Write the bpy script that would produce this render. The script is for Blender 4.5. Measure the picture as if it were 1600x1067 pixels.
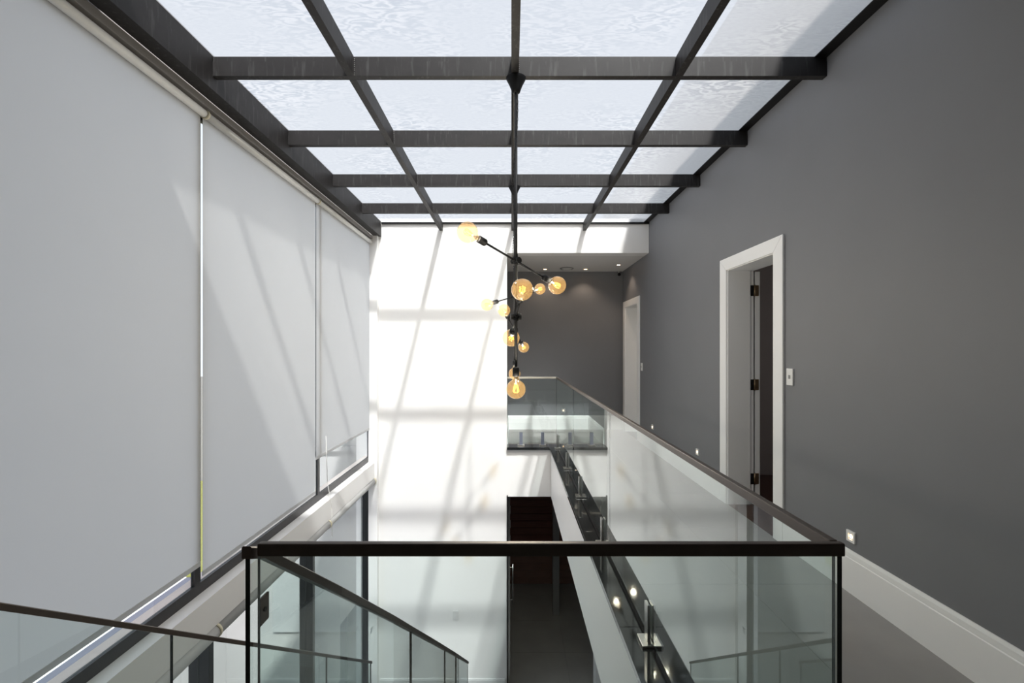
import bpy, bmesh, math, random
from mathutils import Vector, Matrix
random.seed(7)
S = bpy.context.scene
C = S.collection
for o in list(bpy.data.objects):
    bpy.data.objects.remove(o, do_unlink=True)

# ------------------------------------------------------------ camera
F = 711.0                                   # focal length in pixels of the 1600 px frame
cam_d = bpy.data.cameras.new('camera')
cam = bpy.data.objects.new('camera', cam_d); C.objects.link(cam)
cam.location = (0, 0, 1.45); cam.rotation_euler = (math.radians(90), 0, 0)
cam_d.sensor_width = 36; cam_d.lens = F / 1600 * 36
cam_d.shift_x = 1 / 1600; cam_d.shift_y = 13.5 / 1600
cam_d.clip_start = 0.02; cam_d.clip_end = 300
S.camera = cam

# ------------------------------------------------------------ world, sun, exposure
W = bpy.data.worlds.new('world'); S.world = W; W.use_nodes = True
wn = W.node_tree.nodes; wl = W.node_tree.links; wn.clear()
tcw = wn.new('ShaderNodeTexCoord'); sxw = wn.new('ShaderNodeSeparateXYZ'); wl.new(tcw.outputs['Generated'], sxw.inputs[0])
ramp = wn.new('ShaderNodeValToRGB'); wl.new(sxw.outputs['Z'], ramp.inputs[0])          # hazy sky, paler towards the horizon
ramp.color_ramp.elements[0].position = 0.0; ramp.color_ramp.elements[0].color = (.86, .91, .98, 1)
ramp.color_ramp.elements[1].position = 1.0; ramp.color_ramp.elements[1].color = (.74, .80, .93, 1)
bg = wn.new('ShaderNodeBackground'); bg.inputs['Strength'].default_value = 0.56
wo = wn.new('ShaderNodeOutputWorld')
wl.new(ramp.outputs[0], bg.inputs[0]); wl.new(bg.outputs[0], wo.inputs[0])

SUN_DIR = Vector((-0.237, 0.655, -1.0)).normalized()
sd = bpy.data.lights.new('sun', 'SUN'); sd.energy = 4.2; sd.angle = math.radians(1.8); sd.color = (1.0, 0.965, 0.925)
sun = bpy.data.objects.new('sun', sd); C.objects.link(sun)
sun.rotation_euler = SUN_DIR.to_track_quat('-Z', 'Y').to_euler(); sun.location = (1.5, -4, 9)

S.view_settings.view_transform = 'Standard'; S.view_settings.look = 'None'
S.view_settings.gamma = 1.0; S.view_settings.use_curve_mapping = False
S.view_settings.exposure = 1.22

# ------------------------------------------------------------ materials
def srgb(r, g, b):
    f = lambda c: (c / 255) / 12.92 if c / 255 <= .04045 else (((c / 255) + .055) / 1.055) ** 2.4
    return (f(r), f(g), f(b), 1)

def new_mat(name):
    m = bpy.data.materials.new(name); m.use_nodes = True
    n = m.node_tree.nodes; n.clear()
    return m, n, m.node_tree.links

def paint(name, col, rough=.6, metal=0., var=.04, scale=3., bump=0., bscale=60., spec=.5, stretch=(1, 1, 1), coat=0.):
    m, n, l = new_mat(name)
    out = n.new('ShaderNodeOutputMaterial'); p = n.new('ShaderNodeBsdfPrincipled')
    tc = n.new('ShaderNodeTexCoord'); mp = n.new('ShaderNodeMapping'); mp.inputs['Scale'].default_value = stretch
    l.new(tc.outputs['Object'], mp.inputs[0])
    nz = n.new('ShaderNodeTexNoise'); nz.inputs['Scale'].default_value = scale; nz.inputs['Detail'].default_value = 5
    l.new(mp.outputs[0], nz.inputs['Vector'])
    mx = n.new('ShaderNodeMix'); mx.data_type = 'RGBA'
    mx.inputs['A'].default_value = tuple(max(0, c * (1 - var)) for c in col[:3]) + (1,)
    mx.inputs['B'].default_value = tuple(min(1, c * (1 + var)) for c in col[:3]) + (1,)
    l.new(nz.outputs['Fac'], mx.inputs['Factor']); l.new(mx.outputs['Result'], p.inputs['Base Color'])
    p.inputs['Roughness'].default_value = rough; p.inputs['Metallic'].default_value = metal
    p.inputs['Specular IOR Level'].default_value = spec; p.inputs['Coat Weight'].default_value = coat
    if bump:
        b = n.new('ShaderNodeBump'); b.inputs['Strength'].default_value = bump; b.inputs['Distance'].default_value = .01
        nb = n.new('ShaderNodeTexNoise'); nb.inputs['Scale'].default_value = bscale; nb.inputs['Detail'].default_value = 4
        l.new(mp.outputs[0], nb.inputs['Vector']); l.new(nb.outputs['Fac'], b.inputs['Height']); l.new(b.outputs[0], p.inputs['Normal'])
    l.new(p.outputs[0], out.inputs[0])
    return m

def fresnel_fac(n, l, f0=.04, gain=1.0):
    """Two-sided Schlick reflectance of a pane, taken on its front faces only."""
    g = n.new('ShaderNodeNewGeometry')
    d = n.new('ShaderNodeVectorMath'); d.operation = 'DOT_PRODUCT'
    l.new(g.outputs['Normal'], d.inputs[0]); l.new(g.outputs['Incoming'], d.inputs[1])
    def mth(op, a, b=None):
        x = n.new('ShaderNodeMath'); x.operation = op
        for i, v in enumerate((a, b)):
            if v is None: continue
            if hasattr(v, 'links'): l.new(v, x.inputs[i])
            else: x.inputs[i].default_value = v
        return x.outputs[0]
    c = mth('ABSOLUTE', d.outputs['Value']); c = mth('SUBTRACT', 1.0, c); c = mth('POWER', c, 5.0)
    r = mth('ADD', mth('MULTIPLY', c, 1 - f0), f0)
    r2 = mth('DIVIDE', mth('MULTIPLY', r, 2.0), mth('ADD', r, 1.0))
    r2 = mth('MULTIPLY', r2, gain)
    return mth('MULTIPLY', r2, mth('SUBTRACT', 1.0, g.outputs['Backfacing']))

def pane_mat(name, tint, rough=0.0, gain=1.0, f0=.04):
    m, n, l = new_mat(name)
    out = n.new('ShaderNodeOutputMaterial'); tr = n.new('ShaderNodeBsdfTransparent'); tr.inputs[0].default_value = tint
    gl = n.new('ShaderNodeBsdfGlossy'); gl.inputs['Roughness'].default_value = rough; gl.inputs[0].default_value = (.97, 1, .99, 1)
    mx = n.new('ShaderNodeMixShader'); l.new(fresnel_fac(n, l, f0, gain), mx.inputs[0])
    l.new(tr.outputs[0], mx.inputs[1]); l.new(gl.outputs[0], mx.inputs[2]); l.new(mx.outputs[0], out.inputs[0])
    return m

def skylight_mat():
    m, n, l = new_mat('weathered_skylight_glass')
    out = n.new('ShaderNodeOutputMaterial')
    tc = n.new('ShaderNodeTexCoord')
    mp = n.new('ShaderNodeMapping'); mp.inputs['Scale'].default_value = (2.2, 6.0, 1); l.new(tc.outputs['Object'], mp.inputs[0])
    # dried water marks: warped rings, stretched across the panes
    nw = n.new('ShaderNodeTexNoise'); nw.inputs['Scale'].default_value = 2.2; nw.inputs['Detail'].default_value = 4; l.new(mp.outputs[0], nw.inputs['Vector'])
    ma = n.new('ShaderNodeVectorMath'); ma.operation = 'MULTIPLY_ADD'; ma.inputs[1].default_value = (.35, .35, .35)
    l.new(nw.outputs['Color'], ma.inputs[0]); l.new(mp.outputs[0], ma.inputs[2])
    vo = n.new('ShaderNodeTexNoise'); vo.inputs['Scale'].default_value = 2.6; vo.inputs['Detail'].default_value = 2; l.new(ma.outputs[0], vo.inputs['Vector'])
    sn = n.new('ShaderNodeMath'); sn.operation = 'MULTIPLY'; sn.inputs[1].default_value = 34.0; l.new(vo.outputs['Fac'], sn.inputs[0])
    r1 = n.new('ShaderNodeMath'); r1.operation = 'SINE'; l.new(sn.outputs[0], r1.inputs[0])
    big = n.new('ShaderNodeTexNoise'); big.inputs['Scale'].default_value = 1.3; big.inputs['Detail'].default_value = 3; l.new(tc.outputs['Object'], big.inputs['Vector'])
    r2 = n.new('ShaderNodeMapRange'); r2.inputs['From Min'].default_value = .42; r2.inputs['From Max'].default_value = .68; l.new(big.outputs['Fac'], r2.inputs['Value'])
    fine = n.new('ShaderNodeTexNoise'); fine.inputs['Scale'].default_value = 14; fine.inputs['Detail'].default_value = 6; l.new(mp.outputs[0], fine.inputs['Vector'])
    mm = n.new('ShaderNodeMath'); mm.operation = 'MULTIPLY'; l.new(r1.outputs[0], mm.inputs[0]); l.new(r2.outputs[0], mm.inputs[1])
    m2 = n.new('ShaderNodeMath'); m2.operation = 'MULTIPLY_ADD'; m2.inputs[1].default_value = .12; m2.inputs[2].default_value = .14; l.new(mm.outputs[0], m2.inputs[0])
    m3 = n.new('ShaderNodeMath'); m3.operation = 'MULTIPLY_ADD'; m3.inputs[1].default_value = .10; l.new(fine.outputs['Fac'], m3.inputs[0]); l.new(m2.outputs[0], m3.inputs[2])
    tr = n.new('ShaderNodeBsdfTransparent'); tr.inputs[0].default_value = (.93, .95, .97, 1)
    tl = n.new('ShaderNodeBsdfTranslucent'); tl.inputs[0].default_value = (.86, .82, .80, 1)
    mx = n.new('ShaderNodeMixShader'); l.new(m3.outputs[0], mx.inputs[0]); l.new(tr.outputs[0], mx.inputs[1]); l.new(tl.outputs[0], mx.inputs[2])
    # hazy film on the underside spreads part of the sunlight forwards
    rf = n.new('ShaderNodeBsdfRefraction'); rf.inputs['IOR'].default_value = 1.3; rf.inputs['Roughness'].default_value = .62
    rf.inputs[0].default_value = (.95, .96, .97, 1)
    m4 = n.new('ShaderNodeMixShader'); m4.inputs[0].default_value = .22
    l.new(mx.outputs[0], m4.inputs[1]); l.new(rf.outputs[0], m4.inputs[2])
    l.new(m4.outputs[0], out.inputs[0])
    return m

def clear_mat():
    m, n, l = new_mat('skylight_glass_body')
    out = n.new('ShaderNodeOutputMaterial'); tr = n.new('ShaderNodeBsdfTransparent'); tr.inputs[0].default_value = (.60, .61, .61, 1)
    l.new(tr.outputs[0], out.inputs[0]); return m

def blind_mat():
    m, n, l = new_mat('white_blind_fabric')
    out = n.new('ShaderNodeOutputMaterial')
    tc = n.new('ShaderNodeTexCoord')
    wv = n.new('ShaderNodeTexWave'); wv.inputs['Scale'].default_value = 160; wv.bands_direction = 'Y'; l.new(tc.outputs['Object'], wv.inputs['Vector'])
    nz = n.new('ShaderNodeTexNoise'); nz.inputs['Scale'].default_value = 1.2; l.new(tc.outputs['Object'], nz.inputs['Vector'])
    bp = n.new('ShaderNodeBump'); bp.inputs['Strength'].default_value = .06; bp.inputs['Distance'].default_value = .002
    l.new(wv.outputs['Fac'], bp.inputs['Height'])
    mx0 = n.new('ShaderNodeMix'); mx0.data_type = 'RGBA'; mx0.inputs['A'].default_value = (.70, .70, .69, 1); mx0.inputs['B'].default_value = (.76, .76, .75, 1)
    l.new(nz.outputs['Fac'], mx0.inputs['Factor'])
    df = n.new('ShaderNodeBsdfDiffuse'); l.new(mx0.outputs['Result'], df.inputs[0]); l.new(bp.outputs[0], df.inputs['Normal'])
    tl = n.new('ShaderNodeBsdfTranslucent'); tl.inputs[0].default_value = (.68, .70, .73, 1)
    mx = n.new('ShaderNodeMixShader'); mx.inputs[0].default_value = .40
    l.new(df.outputs[0], mx.inputs[1]); l.new(tl.outputs[0], mx.inputs[2]); l.new(mx.outputs[0], out.inputs[0])
    return m

def emit(name, col, s):
    m, n, l = new_mat(name)
    out = n.new('ShaderNodeOutputMaterial'); e = n.new('ShaderNodeEmission'); e.inputs[0].default_value = col; e.inputs[1].default_value = s
    l.new(e.outputs[0], out.inputs[0]); return m

def steel_mat():
    """black painted steel with chalky scuffs"""
    m, n, l = new_mat('scuffed_black_steel')
    out = n.new('ShaderNodeOutputMaterial'); p = n.new('ShaderNodeBsdfPrincipled'); tc = n.new('ShaderNodeTexCoord')
    nz = n.new('ShaderNodeTexNoise'); nz.inputs['Scale'].default_value = 9; nz.inputs['Detail'].default_value = 8; nz.inputs['Roughness'].default_value = .7
    l.new(tc.outputs['Object'], nz.inputs['Vector'])
    mp = n.new('ShaderNodeMapping'); mp.inputs['Scale'].default_value = (30, 30, 3); l.new(tc.outputs['Object'], mp.inputs[0])
    sc = n.new('ShaderNodeTexNoise'); sc.inputs['Scale'].default_value = 1.5; sc.inputs['Detail'].default_value = 5; l.new(mp.outputs[0], sc.inputs['Vector'])
    mr = n.new('ShaderNodeMapRange'); mr.inputs['From Min'].default_value = .56; mr.inputs['From Max'].default_value = .80; mr.inputs['To Max'].default_value = .35
    l.new(sc.outputs['Fac'], mr.inputs['Value'])
    a = n.new('ShaderNodeMix'); a.data_type = 'RGBA'; a.inputs['A'].default_value = (.010, .0092, .0094, 1); a.inputs['B'].default_value = (.034, .031, .031, 1)
    l.new(nz.outputs['Fac'], a.inputs['Factor'])
    b = n.new('ShaderNodeMix'); b.data_type = 'RGBA'; b.inputs['B'].default_value = (.16, .155, .155, 1)
    l.new(mr.outputs[0], b.inputs['Factor']); l.new(a.outputs['Result'], b.inputs['A']); l.new(b.outputs['Result'], p.inputs['Base Color'])
    p.inputs['Roughness'].default_value = .5; p.inputs['Specular IOR Level'].default_value = .25
    l.new(p.outputs[0], out.inputs[0]); return m

def bulb_mat():
    m, n, l = new_mat('amber_bulb_glass')
    out = n.new('ShaderNodeOutputMaterial'); tr = n.new('ShaderNodeBsdfTransparent'); tr.inputs[0].default_value = (.98, .885, .70, 1)
    tl = n.new('ShaderNodeBsdfTranslucent'); tl.inputs[0].default_value = (.95, .52, .16, 1)
    gl = n.new('ShaderNodeBsdfGlossy'); gl.inputs['Roughness'].default_value = .02; gl.inputs[0].default_value = (1, .93, .82, 1)
    a = n.new('ShaderNodeMixShader'); a.inputs[0].default_value = .016
    l.new(tr.outputs[0], a.inputs[1]); l.new(tl.outputs[0], a.inputs[2])
    b = n.new('ShaderNodeMixShader'); l.new(fresnel_fac(n, l, .05, .9), b.inputs[0])
    l.new(a.outputs[0], b.inputs[1]); l.new(gl.outputs[0], b.inputs[2]); l.new(b.outputs[0], out.inputs[0])
    return m

M = dict(
    white=paint('white_wall_paint', (.86, .85, .84, 1), .45, var=.03, scale=1.6, bump=.05, bscale=5),
    grey=paint('grey_wall_paint', (.186, .189, .203, 1), .55, var=.05, scale=2.0, bump=.04, bscale=25, spec=.4),
    ceil=paint('white_ceiling_paint', (.72, .71, .70, 1), .8, var=.01),
    trim=paint('white_gloss_trim', (.86, .86, .86, 1), .35, var=.02),
    tile=paint('grey_porcelain_tile', (.29, .28, .268, 1), .38, var=.16, scale=3.5, bump=.03, bscale=40),
    tile2=paint('light_grey_porcelain_tile', (.36, .34, .32, 1), .38, var=.16, scale=3.5, bump=.03, bscale=40),
    grout=paint('grout', (.12, .115, .11, 1), .9),
    granite=paint('polished_black_granite', (.016, .017, .018, 1), .05, var=.5, scale=160, spec=.6),
    rail=paint('dark_bronze_rail', (.085, .066, .054, 1), .36, metal=.4, var=.15, scale=40, stretch=(1, .05, 1)),
    rail_pale=paint('champagne_rail_painted_sunlit', (.42, .39, .33, 1), .35, metal=.3, var=.1, scale=40),  # champagne metal, paled so its colour carries sunlight on the end handrail
    steel=steel_mat(),
    stainless=paint('brushed_stainless', (.55, .54, .52, 1), .28, metal=1., var=.12, scale=60, stretch=(8, 8, .3)),
    film=paint('steel_under_blue_film', (.20, .22, .28, 1), .35, metal=.4, var=.1),
    black=paint('black_metal', (.008, .008, .009, 1), .5, var=.2, scale=20, spec=.25),
    frame=paint('black_window_frame', (.007, .0075, .009, 1), .42, var=.2, scale=20),
    brown=paint('bronze_window_frame', (.030, .028, .030, 1), .35, var=.2, scale=30, metal=.2),
    glass=pane_mat('clear_railing_glass', (.925, .962, .953, 1)),
    winglass=pane_mat('window_glass', (.965, .975, .98, 1)),
    edge=paint('polished_glass_edge', (.004, .010, .009, 1), .25, var=.2),
    sky=skylight_mat(), skyclear=clear_mat(), fabric=blind_mat(),
    tube=paint('white_roller', (.74, .73, .70, 1), .45, var=.02),
    cream=paint('cream_bracket', (.62, .57, .42, 1), .45),
    greymetal=paint('grey_pelmet', (.24, .23, .225, 1), .42, metal=.0, var=.1, scale=30, stretch=(1, .1, 1)),
    plate=paint('white_plastic', (.75, .75, .74, 1), .35),
    plategrey=paint('grey_plastic', (.25, .25, .25, 1), .4),
    bulb=bulb_mat(), fil=emit('glowing_filament', (1, .43, .075, 1), 2.4),
    brass=paint('old_brass', (.28, .20, .12, 1), .38, metal=.9, var=.25, scale=50),
    lamp=emit('warm_led', (1, .62, .32, 1), 7.0),
    wood=paint('dark_stained_wood', (.26, .10, .07, 1), .45, var=.35, scale=4, stretch=(1, 1, 9)),
    woodfloor=paint('dark_wood_floor', (.06, .022, .010, 1), .4, var=.35, scale=5, stretch=(1, 8, 1)),
    roomwall=paint('taupe_room_paint', (.30, .25, .22, 1), .7),
    grass=paint('lawn_grass', (.15, .155, .035, 1), .9, var=.45, scale=18, bump=.6, bscale=60),
    slate=paint('dark_slate_paving', (.085, .09, .12, 1), .6, var=.1),
    stone=paint('pale_stone_sill', (.72, .62, .57, 1), .7, var=.06, scale=6),
    colgrey=paint('dark_grey_paint', (.25, .25, .25, 1), .6),
    paving=paint('pale_paving', (.21, .205, .20, 1), .7, var=.08, scale=3),
    water=paint('pool_water', (.030, .040, .085, 1), .08, var=.2, scale=2, bump=.1, bscale=6),
    outwall=paint('grey_outer_render', (.30, .305, .31, 1), .8, var=.04, scale=2),
    chrome=paint('dull_chrome', (.6, .6, .6, 1), .25, metal=1.),
)

# ------------------------------------------------------------ mesh helpers
def box(bm, x0, x1, y0, y1, z0, z1, bev=0., mi=0):
    r = bmesh.ops.create_cube(bm, size=1.0)
    vs = r['verts']
    for v in vs:
        v.co = Vector(((x0 + x1) / 2 + v.co.x * (x1 - x0), (y0 + y1) / 2 + v.co.y * (y1 - y0), (z0 + z1) / 2 + v.co.z * (z1 - z0)))
    fs = set(f for v in vs for f in v.link_faces)
    for f in fs: f.material_index = mi
    if bev:
        es = list(set(e for v in vs for e in v.link_edges))
        bmesh.ops.bevel(bm, geom=es, offset=bev, segments=2, profile=.6, affect='EDGES')
    return bm

def cyl(bm, p0, p1, r0, r1=None, seg=16, mi=0, caps=True):
    p0 = Vector(p0); p1 = Vector(p1); d = p1 - p0
    q = Vector((0, 0, 1)).rotation_difference(d.normalized()).to_matrix().to_4x4()
    n0 = len(bm.faces)
    bmesh.ops.create_cone(bm, cap_ends=caps, segments=seg, radius1=r0, radius2=r0 if r1 is None else r1, depth=d.length,
                          matrix=Matrix.Translation((p0 + p1) / 2) @ q)
    bm.faces.ensure_lookup_table()
    for f in bm.faces[n0:]:
        f.material_index = mi; f.smooth = len(f.verts) == 4
    return bm

def lathe(bm, prof, origin=(0, 0, 0), axis=(0, 0, 1), seg=28, mi=0):
    """prof: list of (radius, height) along axis."""
    q = Vector((0, 0, 1)).rotation_difference(Vector(axis).normalized()); o = Vector(origin)
    rings = []
    for r, h in prof:
        if r < 1e-6: rings.append([bm.verts.new(o + q @ Vector((0, 0, h)))])
        else: rings.append([bm.verts.new(o + q @ Vector((r * math.cos(2 * math.pi * k / seg), r * math.sin(2 * math.pi * k / seg), h))) for k in range(seg)])
    for a, b in zip(rings, rings[1:]):
        for k in range(seg):
            k2 = (k + 1) % seg
            if len(a) == 1 and len(b) == 1: continue
            if len(a) == 1: f = bm.faces.new((a[0], b[k2], b[k]))
            elif len(b) == 1: f = bm.faces.new((a[k], a[k2], b[0]))
            else: f = bm.faces.new((a[k], a[k2], b[k2], b[k]))
            f.smooth = True; f.material_index = mi
    bmesh.ops.recalc_face_normals(bm, faces=bm.faces[:])
    return bm

def sweep(bm, pts, w, h, mi=0):
    """rectangular bar of width w, height h along a polyline; pts mark the middle of its top face."""
    rings = []
    for i, p in enumerate(pts):
        p = Vector(p)
        d = (Vector(pts[min(i + 1, len(pts) - 1)]) - Vector(pts[max(i - 1, 0)])).normalized()
        s = d.cross(Vector((0, 0, 1))).normalized() * (w / 2)
        c = .15 * w
        sn = s.normalized()
        dz = Vector((0, 0, -h))
        rings.append([bm.verts.new(x) for x in (p - s + sn * c, p + s - sn * c, p + s + Vector((0, 0, -c)), p + s + dz, p - s + dz, p - s + Vector((0, 0, -c)))])
    for a, b in zip(rings, rings[1:]):
        for k in range(6):
            bm.faces.new((a[k], a[(k + 1) % 6], b[(k + 1) % 6], b[k]))
    bm.faces.new(rings[0][::-1]); bm.faces.new(rings[-1])
    bmesh.ops.recalc_face_normals(bm, faces=bm.faces[:])
    return bm

def wloc(o):
    v = Vector((0, 0, 0))
    while o is not None:
        v += o.location; o = o.parent
    return v

def obj(name, bm, mats, parent=None):
    """link bm (world coordinates) as ONE mesh object, local to its parent."""
    me = bpy.data.meshes.new(name)
    if parent is not None:
        bmesh.ops.translate(bm, verts=bm.verts[:], vec=-wloc(parent))
    bm.to_mesh(me); bm.free()
    for m in (mats if isinstance(mats, (list, tuple)) else [mats]): me.materials.append(m)
    o = bpy.data.objects.new(name, me); C.objects.link(o)
    if parent is not None: o.parent = parent
    return o

def bx(name, mats, parent, *a, **k):
    return obj(name, box(bmesh.new(), *a, **k), mats, parent)

def tag(o, label=None, cat=None, group=None, kind=None):
    if label: o['label'] = label
    if cat: o['category'] = cat
    if group: o['group'] = group
    if kind: o['kind'] = kind
    return o

def thing(name, loc, label, cat, group=None, kind=None):
    o = bpy.data.objects.new(name, None); C.objects.link(o); o.location = loc; o.empty_display_size = .1
    return tag(o, label, cat, group, kind)

def struct(name, loc=(0, 0, 0), label=None, cat=None):
    return thing(name, loc, label, cat, None, 'structure')

def boxes(name, mats, parent, lst):
    bm = bmesh.new()
    for b in lst: box(bm, *b)
    return obj(name, bm, mats, parent)

def sbox(name, mats, lst, label, cat):
    return tag(boxes(name, mats, None, lst), label, cat, kind='structure')

def copy_tree(o, parent=None):
    c = o.copy(); C.objects.link(c); c.parent = parent
    for ch in list(o.children): copy_tree(ch, c)
    return c

def pane(name, parent, x0, x1, y0, y1, z0, z1, mat='glass'):
    """glass sheet whose narrow faces carry the dark polished edge"""
    bm = box(bmesh.new(), x0, x1, y0, y1, z0, z1)
    d = (x1 - x0, y1 - y0, z1 - z0); k = d.index(min(d))
    for f in bm.faces: f.material_index = 0 if abs(f.normal[k]) > .9 else 1
    return obj(name, bm, [M[mat], M['edge']], parent)

# ------------------------------------------------------------ key measures
XR, XL = 2.037, -2.03
YE, YB = 6.746, 8.345           # end wall, back wall of the recess behind it
LOW = -3.63                     # lower floor
XO = -0.065                     # left edge of the opening and of the doorway below
TOP = 3.345                     # underside of the roof glass
HC = 2.89                       # recess ceiling

# ------------------------------------------------------------ room shell
d1 = (3.515, 4.285, 2.202); d2 = (7.32, 8.105, 2.202)
sbox('wall_right', M['grey'], [
    (XR, XR + .2, -3.2, d1[0], LOW - .1, 3.36), (XR, XR + .2, d1[0], d1[1], d1[2], 3.36), (XR, XR + .2, d1[0], d1[1], LOW - .1, -.01),
    (XR, XR + .2, d1[1], d2[0], LOW - .1, 3.36), (XR, XR + .2, d2[0], d2[1], d2[2], 3.36), (XR, XR + .2, d2[0], d2[1], LOW - .1, -.01),
    (XR, XR + .2, d2[1], 10.1, LOW - .1, 3.36)],
    'long matt grey wall on the right with two white door frames', 'wall')
sbox('trim_5', M['white'], [(XR, XR + .2, -3.2, 10.1, 3.36, 4.60)], 'white parapet rising beside the glass roof, seen through the right panes', 'parapet')
sbox('wall_end', M['white'], [
    (-2.30, XO, YE, YE + .2, LOW - .1, 3.40), (XO, XR, YE, YE + .2, HC, 3.40),
    (-.065, .40, YE + .02, YE + .2, -.728, -.022), (.40, XR, YE + .02, YE + .2, -.728, -.022),
    (1.25, XR, YE, YE + .2, LOW - .1, -.728),
    (-2.094, -1.965, 6.665, YE, LOW, 3.128)],
    'tall sunlit white wall at the far end crossed by beam shadows', 'wall')
sbox('wall_recess', M['grey'], [
    (XO - .2, XR, YB, YB + .2, -.1, 3.2), (XO - .2, XO, YE + .2, YB, -.1, 3.2)],
    'dark grey back wall of the recess beyond the glass balustrade', 'wall')
sbox('ceiling_recess', M['ceil'], [(XO, XR, YE + .2, YB, HC, 3.2)], 'flat white ceiling of the recess holding small downlights', 'ceiling')
sbox('wall_left', M['white'], [
    (-2.30, XL, -3.2, 1.25, LOW - .1, 3.40),                       # solid part beside the landing
    (-2.17, -2.0, 1.25, 6.665, -.415, -.192),                       # spandrel between the two rows of windows
    (-2.22, -2.10, 1.25, YE, 3.13, 3.30)],
    'white spandrel and left wall that hold the tall windows', 'wall')
sbox('wall_back', M['grey'], [(-2.3, XR + .2, -3.4, -3.2, LOW, 3.5)], 'grey wall behind the landing', 'wall')
sbox('ceiling', M['ceil'], [(-2.3, XR, -3.2, 2.05, 3.3455, 3.6)], 'white ceiling over the landing in front of the skylight', 'ceiling')

# floors with single tiles
fl = sbox('floor', [M['grout']], [
    (.62, XR, .98, YE, -.06, -.006), (-2.03, XR, -3.2, .98, -.06, -.006), (XO, XR, YE + .2, YB, -.06, -.006), (.66, XR, YE, YE + .2, -.06, -.006)],
    'grey tiled hallway floor between balustrade and baseboard', 'floor')
def tiles(parent, x0, x1, y0, y1, jx, jy, step, z, mat):
    xs = [x0] + [jx + k * step for k in range(-20, 20) if x0 + .02 < jx + k * step < x1 - .02] + [x1]
    ys = [y0] + [jy + k * step for k in range(-20, 20) if y0 + .02 < jy + k * step < y1 - .02] + [y1]
    g = .0012
    for a, b in zip(xs, xs[1:]):
        for c, d in zip(ys, ys[1:]):
            bx('tile', mat, parent, a + g, b - g, c + g, d - g, z - .006, z)
tiles(fl, .79, XR, .98, YE + .2, 1.45, 2.82, .9, 0, M['tile'])
tiles(fl, XO, XR, YE + .2, YB, 1.45, 2.82, .9, 0, M['tile'])
tiles(fl, XL, XR, -2.58, .98, 1.45, 2.82, .9, 0, M['tile'])
lf = sbox('floor_lower', [M['grout']], [(-2.3, XR, -3.2, 10.0, LOW - .1, LOW - .006)], 'dark tiled floor of the storey below', 'floor')
tiles(lf, -2.05, XR, .8, 9.9, .9, YE, .9, LOW, M['tile2'])

# slab under the hallway, with its white fascia
sbox('trim_1', M['white'], [(.588, XR, .98, YE, -.728, -.06), (-2.0, XR, -3.2, .90, -.6, -.06), (XO, XR, YE + .2, 9.9, -.728, -.06)],
     'plain white edge of the hallway slab below the black granite strip', 'slab')
kerb = struct('trim_2', (0, 0, 0), 'polished black granite strip along the slab edge under the glass', 'trim')
ys = [.99, 2.36, 3.60, 3.88, 5.44, 6.70]
for a, b in zip(ys, ys[1:]):
    bx('granite_slab', M['granite'], kerb, .56, .79, a + .001, b - .001, -.02, .015, bev=.002)
bx('granite_slab', M['granite'], kerb, XO, .559, 6.70, 6.955, -.02, .015, bev=.002)
bx('granite_slab', M['granite'], kerb, .561, .79, 6.702, 6.955, -.02, .015, bev=.002)
bx('granite_slab', M['granite'], kerb, -.53, .558, .90, 1.0, -.06, .012, bev=.002)

# baseboards
def baseboard(name, lst, label):
    """flat board with a stepped, rounded cap; lst of (axis, fixed, inward, a, b)"""
    bm = bmesh.new()
    prof = [(0, 0), (.018, 0), (.018, .205), (.014, .209), (.014, .214), (.012, .236), (.006, .252), (0, .2525)]
    for ax, fx, sgn, a, b in lst:
        A = []; B = []
        for d, z in prof:
            if ax == 'y': A.append(bm.verts.new((fx + sgn * d, a, z))); B.append(bm.verts.new((fx + sgn * d, b, z)))
            else: A.append(bm.verts.new((a, fx + sgn * d, z))); B.append(bm.verts.new((b, fx + sgn * d, z)))
        for k in range(len(prof)):
            k2 = (k + 1) % len(prof); bm.faces.new((A[k], A[k2], B[k2], B[k]))
        bm.faces.new(A[::-1]); bm.faces.new(B)
    bmesh.ops.recalc_face_normals(bm, faces=bm.faces[:])
    return tag(obj(name, bm, M['trim']), label, 'baseboard', kind='structure')
baseboard('baseboard_right', [('y', XR, -1, -3.2, 3.385), ('y', XR, -1, 4.412, 7.19), ('y', XR, -1, 8.235, YB)], 'tall white moulded baseboard along the grey right wall')
baseboard('baseboard_recess', [('x', YB, -1, XO, XR - .02), ('y', XO, 1, YE + .2, YB - .02)], 'tall white baseboard at the foot of the recess back wall')
bm = bmesh.new()
box(bm, -1.945, XO - .03, YE - .016, YE, LOW, LOW + .20); box(bm, -1.94, XO - .03, YE - .011, YE, LOW + .20, LOW + .215)
tag(obj('baseboard_lower', bm, M['trim']), 'low white baseboard at the foot of the tall end wall', 'baseboard', kind='structure')

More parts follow.
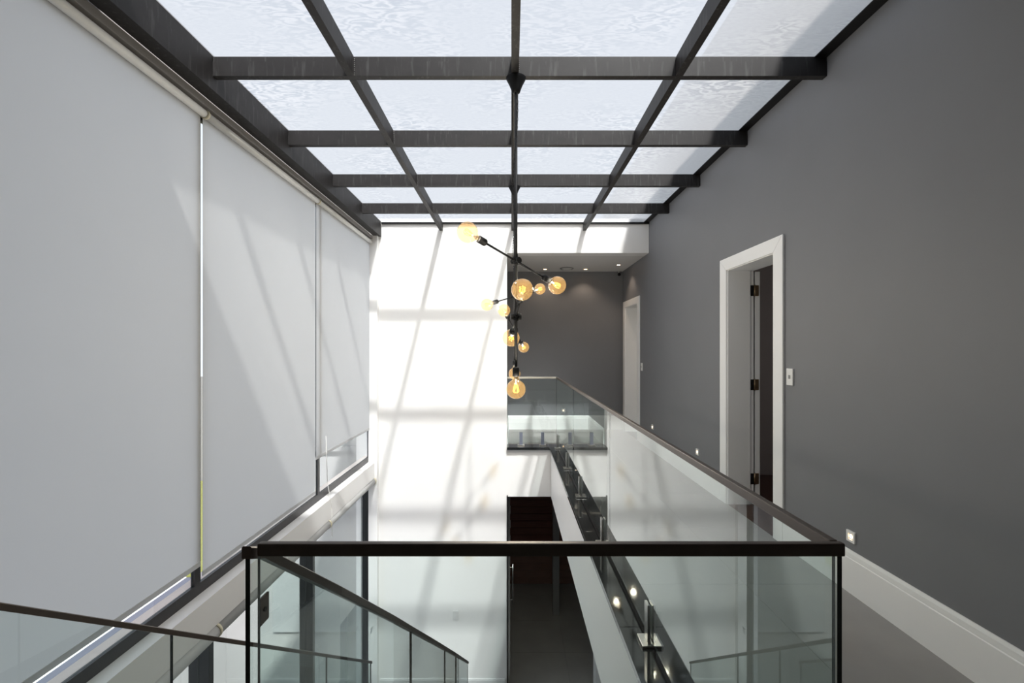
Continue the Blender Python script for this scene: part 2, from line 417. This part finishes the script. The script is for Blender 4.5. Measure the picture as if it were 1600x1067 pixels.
# ------------------------------------------------------------ skylight
sk = struct('window_1', (0, 2.03, TOP), 'glazed roof of weathered panes on a grid of black steel beams', 'skylight')
BY = [2.03, 2.934, 3.92, 4.90, 5.865]
LX = [(-1.061, -1.013), (0.0, .0475), (1.059, 1.107)]
bl = .125
def beam(bm, x0, x1, y0, y1, z0, z1, along):
    box(bm, x0, x1, y0, y1, z0, z1 - .034)
    if along == 'x': box(bm, x0, x1, y0 + .004, y1 - .004, z1 - .034, z1)
    else: box(bm, x0 + .004, x1 - .004, y0, y1, z1 - .034, z1)
for y in BY:
    bm = bmesh.new(); beam(bm, -1.925, XR - .001, y, y + .045, TOP - .127, TOP, 'x')
    obj('cross_beam', bm, M['steel'], sk)
for (x0, x1) in LX:
    ends = [2.03 + .045] + [v for y in BY[1:] for v in (y, y + .045)] + [YE - .002]
    for a, b in zip(ends[::2], ends[1::2]):
        bm = bmesh.new(); beam(bm, x0, x1, a + .001, b - .001, TOP - .127, TOP, 'y')
        obj('rafter', bm, M['steel'], sk)
bm = bmesh.new(); box(bm, -2.03, -1.925, 1.9, 6.735, 3.128, 3.27); box(bm, -2.03, -1.929, 1.9, 6.735, 3.27, TOP + .012)
obj('edge_beam', bm, M['steel'], sk)
bx('edge_angle', M['black'], sk, 1.957, XR - .001, 1.95, YE - .001, TOP - .006, TOP - .0005)
bx('edge_angle', M['black'], sk, -1.92, XR - .001, YE - .035, YE - .001, TOP - .03, TOP - .006)
xs = [-1.929] + [sum(p) / 2 for p in LX] + [XR]
ys = BY + [YE]
for i in range(5):
    for j in range(4):
        y0 = ys[i] + .022; y1 = ys[i + 1] + .02 if i < 4 else YE + .1
        bm = box(bmesh.new(), xs[j] + .004, xs[j + 1] - .004, y0 + .004, y1 - .004, TOP + .001, TOP + .009)
        for f in bm.faces: f.material_index = 0 if f.normal.z < -.9 else 1
        obj('pane', bm, [M['sky'], M['skyclear']], sk)
# weld beads at some beam crossings
bm = bmesh.new()
for (x0, x1) in LX:
    for y in BY[1:]:
        for k in range(9):
            z = TOP - .12 + k * .013 + random.uniform(-.002, .002)
            for xx in (x1 + .001,):
                bmesh.ops.create_icosphere(bm, subdivisions=1, radius=.0035, matrix=Matrix.Translation((xx, y - .001, z)))
w = obj('weld_bead', bm, M['stainless'], sk); w['kind'] = 'stuff'

# ------------------------------------------------------------ left windows
def window_row(MY, name, x0, x1, z0, z1, bot, top, label, glassname, stile):
    w0 = .05
    t = struct(name, (x0, 1.25, z0), label, 'window')
    fr = M[stile]
    bx('bottom_rail', fr, t, x0, x1, 1.25, YE - .002, z0, z0 + bot)
    bx('top_rail', fr, t, x0, x1, 1.25, YE - .002, z1 - top, z1)
    for y in MY:
        w_ = .045 if y == 6.70 else .05
        a = y if y in (1.25, 6.70) else y - .025
        bx('mullion', fr, t, x0, x1, a, a + w_, z0 + bot, z1 - top)
    for a, b in zip(MY, MY[1:]):
        pane(glassname, t, (x0 + x1) / 2 - .006, (x0 + x1) / 2 + .002, a + .05, b - (.026 if b < 6.6 else .001), z0 + bot + .001, z1 - top - .001, 'winglass')
    return t
w2 = window_row([1.25, 3.035, 4.953, 6.70], 'window_2', -2.121, -2.096, -.19, 3.13, .074, .13, 'tall black framed windows behind the white roller blinds', 'pane', 'brown')
w3 = window_row([1.25, 3.146, 4.78, 6.70], 'window_3', -2.215, -2.075, LOW, -.417, .08, .05, 'black framed glass doors of the storey below', 'pane', 'frame')
bm = bmesh.new(); cyl(bm, (-2.07, 6.715, LOW + 1.03), (-2.03, 6.715, LOW + 1.03), .008); cyl(bm, (-2.035, 6.715, LOW + 1.03), (-2.035, 6.60, LOW + 1.03), .008)
cyl(bm, (-2.076, 6.715, LOW + 1.03), (-2.068, 6.715, LOW + 1.03), .022)
obj('lever_handle', bm, M['chrome'], w3)

# ------------------------------------------------------------ roller blinds
def upper_blind(a, b, zb, label, cord=None):
    t = thing('roller_blind', (-2.06, (a + b) / 2, 3.031), label, 'blind', 'tall roller blinds over the left windows')
    bm = bmesh.new(); cyl(bm, (-2.055, a + .012, 3.031), (-2.055, b - .012, 3.031), .0255, seg=28)
    obj('roller_tube', bm, M['tube'], t)
    bm = bmesh.new(); n = 14                                   # very slightly wavy cloth
    rows = []
    for z in (3.031, (3.031 + zb) / 2, zb):
        rows.append([(bm.verts.new((-2.0795 + .0010 * math.sin(k * 1.3 + z), a + .012 + (b - a - .024) * k / n, z)),
                      bm.verts.new((-2.0803 + .0010 * math.sin(k * 1.3 + z), a + .012 + (b - a - .024) * k / n, z))) for k in range(n + 1)])
    for r0, r1 in zip(rows, rows[1:]):
        for k in range(n):
            f = bm.faces.new((r0[k][0], r0[k + 1][0], r1[k + 1][0], r1[k][0])); f.smooth = True
    for r in rows:
        for v in r: bm.verts.remove(v[1])
    obj('fabric', bm, M['fabric'], t)
    bx('hem_bar', M['fabric'], t, -2.083, -2.077, a + .012, b - .012, zb - .012, zb + .022, bev=.002)
    for y in ((a,) if a > 1.3 else ()):
        bm = bmesh.new(); cyl(bm, (-2.055, y - .010, 3.031), (-2.055, y + .011, 3.031), .031, seg=28)
        box(bm, -2.095, -2.055, y - .006, y + .006, 3.02, 3.056)
        obj('bracket', bm, M['cream'], t)
    if cord:
        bm = bmesh.new(); y, z1 = cord
        pts = [(-2.045, y, .50), (-2.03, y, .0), (-1.985, y + .01, -.30), (-1.985, y + .02, -.62)]
        for p, q in zip(pts, pts[1:]): cyl(bm, p, q, .0032, seg=6)
        obj('pull_cord', bm, M['tube'], t)
    return t
upper_blind(1.26, 3.053, .018, 'white roller blind nearest the camera, lowered to the sill, in shade')
upper_blind(3.053, 4.836, -.06, 'middle white roller blind lowered past the sill with a slanting sunlit patch')
upper_blind(4.836, 6.685, .293, 'far white roller blind stopping short and leaving window glass bare below', cord=(5.02, 0))
tag(bx('pelmet', M['greymetal'], None, -2.094, -2.032, 1.26, 6.66, 3.075, 3.126, bev=.004), 'grey metal pelmet strip under the black edge beam above the blinds', 'pelmet')
def lower_roll(a, b, label):
    t = thing('rolled_blind', (-2.02, (a + b) / 2, -.463), label, 'blind', 'rolled up blinds under the spandrel')
    bm = bmesh.new(); cyl(bm, (-2.02, a + .012, -.463), (-2.02, b - .012, -.463), .044, seg=28); obj('fabric_roll', bm, M['fabric'], t)
    bx('hem_bar', M['tube'], t, -2.062, -2.052, a + .015, b - .015, -.525, -.47, bev=.002)
    bm = bmesh.new(); cyl(bm, (-2.02, b - .011, -.463), (-2.02, b + .011, -.463), .050, seg=28); box(bm, -2.07, -2.03, b - .008, b + .008, -.50, -.43)
    obj('bracket', bm, M['cream'], t)
lower_roll(1.27, 3.10, 'rolled up white blind under the white spandrel, nearest the camera')
lower_roll(3.10, 5.0, 'rolled up white blind under the spandrel between the two cream rings')
lower_roll(5.0, 6.64, 'rolled up white blind under the spandrel, touching the end wall')

# ------------------------------------------------------------ glass balustrades
def spigot(parent, x, y, rot, zt=.015, mat='stainless'):
    bm = bmesh.new(); box(bm, x - .052, x + .052, y - .05, y + .05, zt, zt + .014, bev=.003)
    p = obj('spigot', bm, M['stainless'], parent)
    bm = bmesh.new()
    if rot:
        for s in (-1, 1): box(bm, x - .024, x + .024, y + s * .0145 - .0065, y + s * .0145 + .0065, zt + .0145, zt + .195, bev=.002)
    else:
        for s in (-1, 1): box(bm, x + s * .0145 - .0065, x + s * .0145 + .0065, y - .025, y + .025, zt + .0145, zt + .195, bev=.002)
    obj('post', bm, M[mat], p)
    return p
RT = 1.048                                                      # top of the rail
XG = .6815
# hallway
h = thing('glass_balustrade', (XG, .944, .015), 'long glass balustrade with bronze rail running down the hallway edge', 'railing')
bm = bmesh.new(); box(bm, .6725, .6905, .962, 6.866, RT - .027, RT, bev=.003); obj('handrail', bm, M['rail'], h)
for a, b in ((.945, 3.138), (3.142, 4.998), (5.002, 6.864)):
    pane('glass_panel', h, .6765, .6865, a, b, .045, RT - .006)
for y in (1.12, 2.235, 3.36, 4.46, 5.51, 6.64):
    spigot(h, XG, y, False)
# end of the void
e = thing('glass_balustrade', (.3, 6.857, .015), 'short glass balustrade with sunlit rail guarding the recess, on blue filmed posts', 'railing')
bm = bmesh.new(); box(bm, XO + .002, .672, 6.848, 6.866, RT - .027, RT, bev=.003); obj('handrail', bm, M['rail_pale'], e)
pane('glass_panel', e, XO + .01, .674, 6.852, 6.862, .045, RT - .006)
for x in (.145, .47): spigot(e, x, 6.857, True, mat='film')
# in front of the camera
f_ = thing('glass_balustrade', (.07, .953, .012), 'nearest glass balustrade with thick dark rail crossing the foreground', 'railing')
bm = bmesh.new(); box(bm, -.528, .6935, .944, .960, RT - .027, RT, bev=.003); obj('handrail', bm, M['rail'], f_)
pane('glass_panel', f_, -.528, .674, .947, .957, .04, RT - .006)
for x in (-.3, .42): spigot(f_, x, .952, True, zt=.012)

# stairs and their two balustrades
N = 19; rise = -LOW / N; run = .253; Y0 = .98
st = thing('staircase', (-1.0, Y0 + N * run, LOW), 'straight flight of stairs descending between two glass balustrades', 'stairs')
for k in range(1, N):
    z = -k * rise; y = Y0 + (k - 1) * run
    bx('tread', M['tile'], st, -1.60, -.50, y, y + run + .02, z - .03, z, bev=.002)
    bx('riser', M['white'], st, -1.58, -.52, y, y + .015, z + .001, z + rise - .031)
bm = bmesh.new()
for x0, x1 in ((-1.30, -.80),):
    vs = []
    for x in (x0, x1):
        pr = [(Y0, -rise - .031), (Y0, -rise - .28), (Y0 + (N - 1) * run - .28, LOW), (Y0 + (N - 1) * run, LOW)]
        for k in range(N - 1, 1, -1):
            y = Y0 + (k - 1) * run
            pr += [(y + run - .001, -k * rise - .031), (y + .016, -k * rise - .031)] if k < N - 1 else [(y + run - .001, -k * rise - .031), (y + .016, -k * rise - .031)]
        vs.append([bm.verts.new((x, y, z)) for y, z in pr])
    n = len(vs[0])
    for i in range(n): bm.faces.new((vs[0][i], vs[0][(i + 1) % n], vs[1][(i + 1) % n], vs[1][i]))
    bm.faces.new(vs[0][::-1]); bm.faces.new(vs[1])
bmesh.ops.recalc_face_normals(bm, faces=bm.faces[:])
obj('stringer', bm, M['white'], st)

def stair_rail(pts, joints, label, clamp=None):
    p0 = pts[0]
    t = thing('stair_balustrade', (p0[0], p0[1], 0), label, 'railing')
    obj('handrail', sweep(bmesh.new(), pts, .021, .026), M['rail'], t)
    def at(y):
        for a, b in zip(pts, pts[1:]):
            if a[1] <= y <= b[1] or b is pts[-1]:
                u = (y - a[1]) / (b[1] - a[1]); return Vector(a).lerp(Vector(b), u)
    for a, b in zip(joints, joints[1:]):
        bm = bmesh.new(); ysx = [a + .002] + [p[1] for p in pts if a + .05 < p[1] < b - .05] + [b - .002]
        T = []
        for y in ysx:
            p = at(y); lo = max(p.z - 1.0, LOW + .02)
            T.append([bm.verts.new((p.x + s * .005, y, z)) for s, z in ((-1, p.z - .006), (1, p.z - .006), (1, lo), (-1, lo))])
        for A, B in zip(T, T[1:]):
            for k in range(4): bm.faces.new((A[k], A[(k + 1) % 4], B[(k + 1) % 4], B[k]))
        bm.faces.new(T[0][::-1]); bm.faces.new(T[-1])
        bmesh.ops.recalc_face_normals(bm, faces=bm.faces[:])
        for f in bm.faces: f.material_index = 0 if abs(f.normal.x) > .9 else 1
        obj('glass_panel', bm, [M['glass'], M['edge']], t)
    return t
c0 = 1.45 + .302
inner = [(x, y, c0 - .75 * y) for x, y in ((-.544, .935), (-.541, .99), (-.494, 1.3), (-.471, 1.8), (-.452, 2.7), (-.440, 3.5), (-.436, 4.55))]
inner[0] = (-.544, .935, RT - .001); inner[1] = (-.542, .985, RT - .022)
sr = stair_rail(inner, [.937, 2.1, 3.05, 3.6, 4.54], 'stair balustrade nearer the hallway, its dark rail sinking from the corner post')
bm = bmesh.new(); box(bm, -.5340, -.5285, .958, .994, .866, .924, bev=.002)
cl = obj('glass_clamp', bm, M['brass'], sr); cl.data.materials[0] = M['rail']
bm = bmesh.new(); cyl(bm, (-.5285, .976, .895), (-.5265, .976, .895), .005); obj('bolt', bm, M['black'], cl)
outer = [(-1.6 + .118 * (y - 1.42), y, 1.45 - .786 - .75 * (y - 1.42)) for y in (.95, 1.42, 2.0, 3.0, 4.15)]
so = stair_rail(outer, [.955, 2.044, 3.37, 4.14], 'stair balustrade on the window side, thin rail seen below the blinds')
for y in (2.2, 3.0):
    p = Vector((-1.6 + .118 * (y - 1.42), y, 1.45 - .786 - .75 * (y - 1.42)))
    bm = bmesh.new(); box(bm, p.x - .018, p.x - .006, y - .022, y + .022, p.z - .98, p.z - .80, bev=.002); box(bm, p.x + .006, p.x + .018, y - .022, y + .022, p.z - .98, p.z - .80, bev=.002)
    obj('spigot', bm, M['stainless'], so)

# ------------------------------------------------------------ doors
def casing(parent, ya, yb, zt, w=.125):
    """three flat boards with a raised outer lip, mitred corners"""
    x = XR
    def board(pts):
        bm = bmesh.new()
        A = [bm.verts.new((x - .018, p[0], p[1])) for p in pts]; B = [bm.verts.new((x, p[0], p[1])) for p in pts]
        bm.faces.new(A); bm.faces.new(B[::-1])
        for k in range(4): bm.faces.new((A[k], A[(k + 1) % 4], B[(k + 1) % 4], B[k]))
        bmesh.ops.recalc_face_normals(bm, faces=bm.faces[:])
        bmesh.ops.bevel(bm, geom=bm.edges[:], offset=.003, segments=1, affect='EDGES')
        return bm
    obj('casing', board([(ya, 0), (ya - w, 0), (ya - w, zt + w * .9), (ya, zt)]), M['trim'], parent)
    obj('casing', board([(yb, 0), (yb + w, 0), (yb + w, zt + w * .9), (yb, zt)]), M['trim'], parent)
    obj('casing', board([(ya, zt), (yb, zt), (yb + w, zt + w * .9), (ya - w, zt + w * .9)]), M['trim'], parent)
    # jamb lining
    bx('jamb', M['trim'], parent, x - .002, x + .243, ya - .001, ya + .004, 0, zt)
    bx('jamb', M['trim'], parent, x - .002, x + .205, yb - .012, yb + .001, 0, zt)
    bx('jamb', M['trim'], parent, x + .205, x + .243, yb - .001, yb + .004, 0, zt)
    bx('jamb', M['trim'], parent, x - .002, x + .243, ya + .004, yb - .012, zt - .006, zt + .001)
D1 = struct('door_1', (XR, 3.9, 0), 'nearer open doorway in a broad white casing showing brass hinges', 'door')
casing(D1, d1[0], d1[1], d1[2])
leaf = bx('door_leaf', M['trim'], D1, 2.298, 2.342, 4.288, 5.03, .012, 2.19, bev=.002)
for z in (2.01, 1.125, .24):
    bm = bmesh.new(); box(bm, 2.252, 2.281, 4.2800, 4.2835, z - .05, z + .05)
    hg = obj('hinge', bm, M['black'], D1)
    bm = bmesh.new(); cyl(bm, (2.289, 4.282, z - .052), (2.289, 4.282, z + .052), .007); box(bm, 2.297, 2.330, 4.284, 4.2878, z - .05, z + .05)
    obj('hinge_knuckle', bm, M['brass'], hg)
sbox('wall_bedroom', M['roomwall'], [(XR + .2, 5.2, 5.31, 5.4, -.05, 2.7), (XR + .2, 5.2, 2.5, 2.6, -.05, 2.7), (5.2, 5.3, 2.5, 3.1, -.05, 2.7), (5.2, 5.3, 4.9, 5.4, -.05, 2.7), (5.2, 5.3, 3.1, 4.9, -.05, .9), (5.2, 5.3, 3.1, 4.9, 2.3, 2.7), (XR + .2, 5.3, 2.5, 5.4, 2.7, 2.8)],  # unseen window opening in the far wall, added to let daylight in
     'dim taupe walls of the room beyond the open door', 'wall')
sbox('floor_bedroom', M['woodfloor'], [(XR + .2, 5.2, 2.6, 5.31, -.06, 0), (XR, XR + .2, d1[0], d1[1], -.009, .001)], 'dark wooden floor beyond the open door', 'floor')
bm = bmesh.new(); box(bm, XR + .3, 5.2, 5.292, 5.31, 0, .24); tag(obj('baseboard_bedroom', bm, M['roomwall']), 'baseboard in the dim room beyond the open door', 'baseboard', kind='structure')
D2 = struct('door_2', (XR, 7.7, 0), 'farther white door in a deep pale casing beside the recess', 'door')
casing(D2, d2[0], d2[1], d2[2])
bx('door_leaf', M['trim'], D2, 2.25, 2.29, d2[0] + .005, d2[1] - .002, .01, 2.195)
bm = bmesh.new(); cyl(bm, (2.25, 7.39, 1.03), (2.20, 7.39, 1.03), .009); cyl(bm, (2.205, 7.385, 1.03), (2.205, 7.50, 1.03), .008)
obj('lever_handle', bm, M['chrome'], D2)

# doorway on the lower storey
D3 = struct('door_3', (XO, YE, LOW), 'dark full height doorway below with grey door leaf folded open', 'door')
bx('frame_strip', M['black'], D3, XO - .004, XO + .012, YE - .012, YE + .205, LOW, -.705)
bx('door_leaf', M['greymetal'], D3, XO + .001, XO + .042, YE + .215, YE + 1.15, LOW + .01, -.75)
bx('frame_strip', M['chrome'], D3, XO + .014, XO + .046, YE + .17, YE + .205, LOW, -.735)
bm = bmesh.new(); hx = .022; cyl(bm, (hx, 7.02, LOW + 1.18), (hx, 7.02, LOW + 1.78), .009)
for z in (1.23, 1.73): cyl(bm, (XO + .042, 7.02, LOW + z), (hx, 7.02, LOW + z), .006)
obj('pull_handle', bm, M['chrome'], D3)
for z in (LOW + 2.4, LOW + 2.62, LOW + 2.16):
    bm = bmesh.new(); box(bm, XO + .0425, XO + .052, YE + .24, YE + .30, z - .05, z + .05, bev=.002); obj('hinge', bm, M['stainless'], D3)
wl_ = struct('wall_planked', (0, 9.9, LOW), 'dark stained horizontal timber planks on the wall deep inside the lower doorway', 'wall')
bx('backing', M['black'], wl_, XO - .2, XR, 9.9, 10.0, LOW, -.70)
k = 0; z = -.735
while z > LOW + .05:
    bx('plank', M['wood'], wl_, XO + .005, XR - .005, 9.872 - .004 * (k % 2), 9.899, max(z - .145, LOW + .01), z, bev=.003); z -= .152; k += 1
sbox('wall_lower', M['wood'], [(XO - .2, XO - .001, YE + .2, 9.9, LOW, -.73)], 'dark timber side wall inside the lower doorway', 'wall')
sbox('trim_3', M['colgrey'], [(.80, .92, 8.72, 8.9, LOW, -.73)], 'pale square column standing in the dark lower room', 'column')

# ------------------------------------------------------------ small wall fittings
def switch(x, y, z, face, label, size=(.075, .122), rocker=True):
    t = thing('light_switch', (x, y, z), label, 'switch')
    a, b = size[0] / 2, size[1] / 2
    if face == 'x':
        bx('plate', M['plate'], t, x - .012, x, y - a, y + a, z - b, z + b, bev=.003)
        bx('rocker', M['plategrey'], t, x - .015, x - .0125, y - .010, y + .010, z - .014, z + .014, bev=.001)
    else:
        bx('plate', M['plate'], t, x - a, x + a, y - .012, y, z - b, z + b, bev=.003)
        bx('rocker', M['plate'], t, x - .016, x + .016, y - .017, y - .0125, z - .022, z + .022, bev=.002)
switch(XR, 3.315, 1.255, 'x', 'white light switch plate beside the nearer open door')
switch(XR, 7.09, 1.19, 'x', 'small white light switch beside the farther door')
switch(-.825, YE, -2.478, 'y', 'white switch plate low on the tall white end wall', (.082, .13))

def step_light(x, y, z, face, label):
    t = thing('step_light', (x, y, z), label, 'light', 'small square step lights just above the baseboards')
    if face == 'x':
        bm = bmesh.new(); a = .033
        for q in ((y - a, y + a, z + .018, z + a), (y - a, y + a, z - a, z - .018), (y - a, y - .018, z - .018, z + .018), (y + .018, y + a, z - .018, z + .018)):
            box(bm, x - .010, x, *q)
        obj('bezel', bm, M['trim'], t)
        bm = bmesh.new(); box(bm, x - .004, x - .0005, y - .0179, y + .0179, z - .0179, z + .0179); obj('reflector', bm, M['plate'], t)
        bm = bmesh.new(); lathe(bm, [(0, .004), (.006, .0035), (.011, .0015), (.012, 0)], (x - .0045, y, z), (-1, 0, 0), 14); obj('lamp', bm, M['lamp'], t)
    else:
        bm = bmesh.new(); a = .033
        for q in ((x - a, x + a, z + .018, z + a), (x - a, x + a, z - a, z - .018), (x - a, x - .018, z - .018, z + .018), (x + .018, x + a, z - .018, z + .018)):
            box(bm, q[0], q[1], y - .010, y, q[2], q[3])
        obj('bezel', bm, M['trim'], t)
        bm = bmesh.new(); box(bm, x - .0179, x + .0179, y - .004, y - .0005, z - .0179, z + .0179); obj('reflector', bm, M['plate'], t)
        bm = bmesh.new(); lathe(bm, [(0, .004), (.006, .0035), (.011, .0015), (.012, 0)], (x, y - .0045, z), (0, -1, 0), 14); obj('lamp', bm, M['lamp'], t)
step_light(XR, 2.722, .335, 'x', 'lit square step light near the foreground rail corner')
step_light(XR, 4.97, .338, 'x', 'lit square step light on the grey wall just past the open door')
step_light(XR, 6.55, .344, 'x', 'lit square step light on the right wall before the farther door')
step_light(.955, YB, .345, 'y', 'lit square step light on the recess back wall')

for x, y, lab in ((.60, 8.09, 'left of the three small downlights, beside the round vent'), (1.32, 8.09, 'middle downlight in the recess ceiling, right of the round vent'), (1.81, 7.68, 'right downlight in the recess ceiling near the grey right wall')):
    t = thing('downlight', (x, y, HC), lab, 'light', 'warm downlights in the recess ceiling')
    bm = bmesh.new(); lathe(bm, [(.030, 0), (.044, 0), (.044, -.004), (.034, -.006), (.030, -.002)], (x, y, HC), seg=24); obj('bezel', bm, M['ceil'], t)
    bm = bmesh.new(); lathe(bm, [(.0295, -.0015), (.018, -.005), (0, -.006)], (x, y, HC), seg=24); lp = obj('lamp', bm, M['lamp'], t)
    ld = bpy.data.lights.new('downlight_glow', 'SPOT'); ld.energy = 5; ld.color = (1, .78, .58); ld.spot_size = math.radians(110); ld.spot_blend = .6; ld.shadow_soft_size = .03
    lo = bpy.data.objects.new('downlight_glow', ld); C.objects.link(lo); lo.parent = lp; lo.location = (0, 0, -.012)
t = thing('ceiling_vent', (.975, 8.0, HC), 'round pale vent in the recess ceiling between two downlights', 'vent')
bm = bmesh.new(); lathe(bm, [(.095, 0), (.122, 0), (.122, -.008), (.108, -.016), (.095, -.006)], (.975, 8.0, HC), seg=32); obj('rim', bm, M['plategrey'], t)
bm = bmesh.new(); lathe(bm, [(.0, -.022), (.05, -.022), (.075, -.018), (.090, -.006), (.090, -.001), (0, -.001)], (.975, 8.0, HC), seg=32); obj('valve_disc', bm, M['ceil'], t)
t = thing('security_camera', (1.95, 8.27, HC), 'tiny black dome camera on a white bracket in the recess corner', 'camera')
bm = bmesh.new(); cyl(bm, (1.95, 8.27, HC), (1.95, 8.27, HC - .008), .022); cyl(bm, (1.95, 8.27, HC - .008), (1.955, 8.262, HC - .045), .007); obj('bracket', bm, M['plate'], t)
bm = bmesh.new(); lathe(bm, [(0, -.028), (.018, -.026), (.026, -.012), (.027, .006), (.020, .022), (0, .026)], (1.957, 8.262, HC - .066), (0, -.5, -1), 20); obj('housing', bm, M['black'], t)

# ------------------------------------------------------------ chandeliers
def bulb_parts(t, hub, centre, axis=None):
    """socket and bulb at the end of an arm from hub to the bulb's centre"""
    hub = Vector(hub); centre = Vector(centre); d = (centre - hub).normalized()
    base = centre - d * .088
    s0 = base - d * .055
    if axis is None:
        bm = bmesh.new(); cyl(bm, hub + d * .018, s0 + d * .004, .0068, seg=10); obj('arm', bm, M['black'], t)
    bm = bmesh.new(); lathe(bm, [(0, -.004), (.012, -.004), (.021, .004), (.0225, .010), (.0225, .058), (.019, .060), (0, .060)], s0, d, 22)
    obj('socket', bm, M['black'], t)
    r = .063; pr = [(.0135, -.030), (.0135, -.012), (.0165, 0)]
    for k in range(15):
        a = math.radians(162 - k * 162 / 14); pr.append((r * math.sin(a) if k < 14 else 0, .088 - r * math.cos(math.pi - a) if False else .088 + r * math.cos(a) * -1 * -1))
    pr = [(.0165, .006), (.0185, .016), (.024, .028)]
    for k in range(13):
        a = math.radians(155 - 155 * k / 12); pr.append((r * math.sin(a) if k < 12 else 0, .088 + r * math.cos(a)))
    bm = bmesh.new(); lathe(bm, pr, base, d, 32); b = obj('bulb', bm, M['bulb'], t)
    bm = bmesh.new(); lathe(bm, [(0, .0), (.0135, .0), (.0135, .020), (.011, .026), (.006, .034), (.004, .050), (0, .052)], base, d, 16); obj('lamp_base', bm, M['chrome'], b)
    bm = bmesh.new(); q = Vector((0, 0, 1)).rotation_difference(d)
    for k in range(6):
        a = 2 * math.pi * k / 6
        p = [base + q @ Vector((rr * math.cos(a + tw), rr * math.sin(a + tw), hh)) for rr, hh, tw in ((.007, .052, 0), (.015, .075, .25), (.019, .100, .5), (.009, .112, .7))]
        for u, v in zip(p, p[1:]): cyl(bm, u, v, .0019, seg=6)
    obj('filament', bm, M['fil'], b)
    ld = bpy.data.lights.new('bulb_light', 'POINT'); ld.energy = 5.0; ld.color = (.96, .97, 1.0); ld.shadow_soft_size = .03
    lo = bpy.data.objects.new('bulb_light', ld); C.objects.link(lo); lo.parent = b; lo.location = centre - wloc(b)

def chandelier(loc, label, hub1, hub2, a1, a2, chain=True, cable=False):
    x, y, z = loc
    t = thing('chandelier', loc, label, 'chandelier', 'branching chandeliers under the skylight')
    bm = bmesh.new(); lathe(bm, [(0, 0), (.064, 0), (.064, -.006), (.056, -.022), (.044, -.045), (.032, -.075), (.026, -.094), (.014, -.099), (0, -.099)], loc, seg=28); obj('canopy', bm, M['black'], t)
    zb = 1.196                                                   # centre of the lowest bulb
    bm = bmesh.new(); cyl(bm, (x, y, z - .09), (x, y, zb + .14), .0095, seg=14)
    obj('rod', bm, M['black'], t)
    for hz, v in ((hub1, a1), (hub2, a2)):
        v = Vector(v); hub = Vector((x, y, hz)); side = Vector((0, 0, 1)).cross(v).normalized()
        bm = bmesh.new(); cyl(bm, hub - Vector((0, 0, .026)), hub + Vector((0, 0, .026)), .017, seg=18)
        cyl(bm, hub - v.normalized() * .030, hub + v.normalized() * .030, .014, seg=14)
        cyl(bm, hub + Vector((0, 0, .027)), hub + Vector((0, 0, .046)), .0125, seg=14)
        cyl(bm, hub + side * .012, hub + side * .034, .021, seg=18); cyl(bm, hub - side * .012, hub - side * .034, .019, seg=18)
        obj('hub', bm, M['black'], t)
        for s in (1, -1): bulb_parts(t, hub, hub + v * s)
    bulb_parts(t, (x, y, zb + .3), (x, y, zb), axis=True)
    if chain:                                                    # slack safety chain beside the rod
        bm = bmesh.new(); n = 38; z0, z1 = z - .095, hub1 + .05
        for k in range(n):
            u = (k + .5) / n; zz = z0 + (z1 - z0) * u; off = .008 + .010 * math.sin(u * math.pi)
            xx = x + off * math.cos(u * 5.2) ; yy = y - .012 - off * .5
            dirn = (math.cos(k * math.pi / 2 + .6), math.sin(k * math.pi / 2 + .6))
            L = abs(z1 - z0) / n * .72; pts = []
            for a in range(10):
                th = 2 * math.pi * a / 10
                pts.append(Vector((xx + dirn[0] * .0052 * math.sin(th), yy + dirn[1] * .0052 * math.sin(th), zz + L * math.cos(th))))
            for a in range(10): cyl(bm, pts[a], pts[(a + 1) % 10], .0016, seg=5, caps=False)
        obj('chain', bm, M['black'], t)
    return t
chandelier((.030, 2.957, TOP - .127), 'nearer black branching chandelier with large amber globe bulbs', 2.029, 1.667, (-.292, -.24, .124), (.032, -.36, .128))
chandelier((.034, 4.922, TOP - .127), 'farther black branching chandelier whose amber bulbs look small behind the first', 2.03, 1.667, (-.288, -.2, -.108), (-.108, -.33, .184))
tag(obj('power_cable', cyl(cyl(bmesh.new(), (.006, 3.06, TOP - .132), (.006, 4.80, TOP - .132), .004, seg=8), (.006, 4.80, TOP - .132), (.012, 4.84, TOP - .15), .004, seg=8), M['black']),
    'black cable along the underside of the middle skylight beam', 'cable')

# ------------------------------------------------------------ outside
sbox('ground', M['paving'], [(-6.25, -2.3, -8, 30, LOW - .2, LOW - .06), (-60, -7.47, -8, 40, LOW - .5, LOW - .32)], 'pale paving outside below the windows', 'paving')
tag(bx('slate_strip', M['slate'], None, -7.35, -6.25, -8, 10.3, LOW - .2, LOW - .061), 'dark slate paving strip outside between pale paving and pool edge', 'paving')
tag(bx('pool_coping', M['white'], None, -7.47, -7.35, -8, 10.3, LOW - .2, LOW - .055), 'white coping line along the pool outside', 'coping')
tag(bx('lawn', M['grass'], None, -18, -6.26, 10.31, 17.9, LOW - .3, LOW - .05), 'bright yellow green lawn outside under the first blind', 'lawn')
tag(bx('pool', M['water'], None, -10.8, -7.48, -6, 10.1, LOW - .31, LOW - .10), 'dark blue pool outside beyond the white coping', 'pool')
tag(bx('garden_wall', M['paving'], None, -40, -5, 18.0, 18.2, LOW - .3, .4), 'pale garden wall standing behind the lawn', 'wall')
sbox('trim_4', M['stone'], [(-2.19, -2.1225, 1.2, 6.9, -.30, -.1165)], 'pale stone sill outside the tall windows', 'sill')
sbox('wall_outside', M['outwall'], [(-4.3, -2.3, 8.2, 8.4, LOW, 3.3), (-4.3, -2.3, 8.13, 8.2, -.36, -.28)], 'grey rendered outer wall seen through the bare strip of window', 'wall')
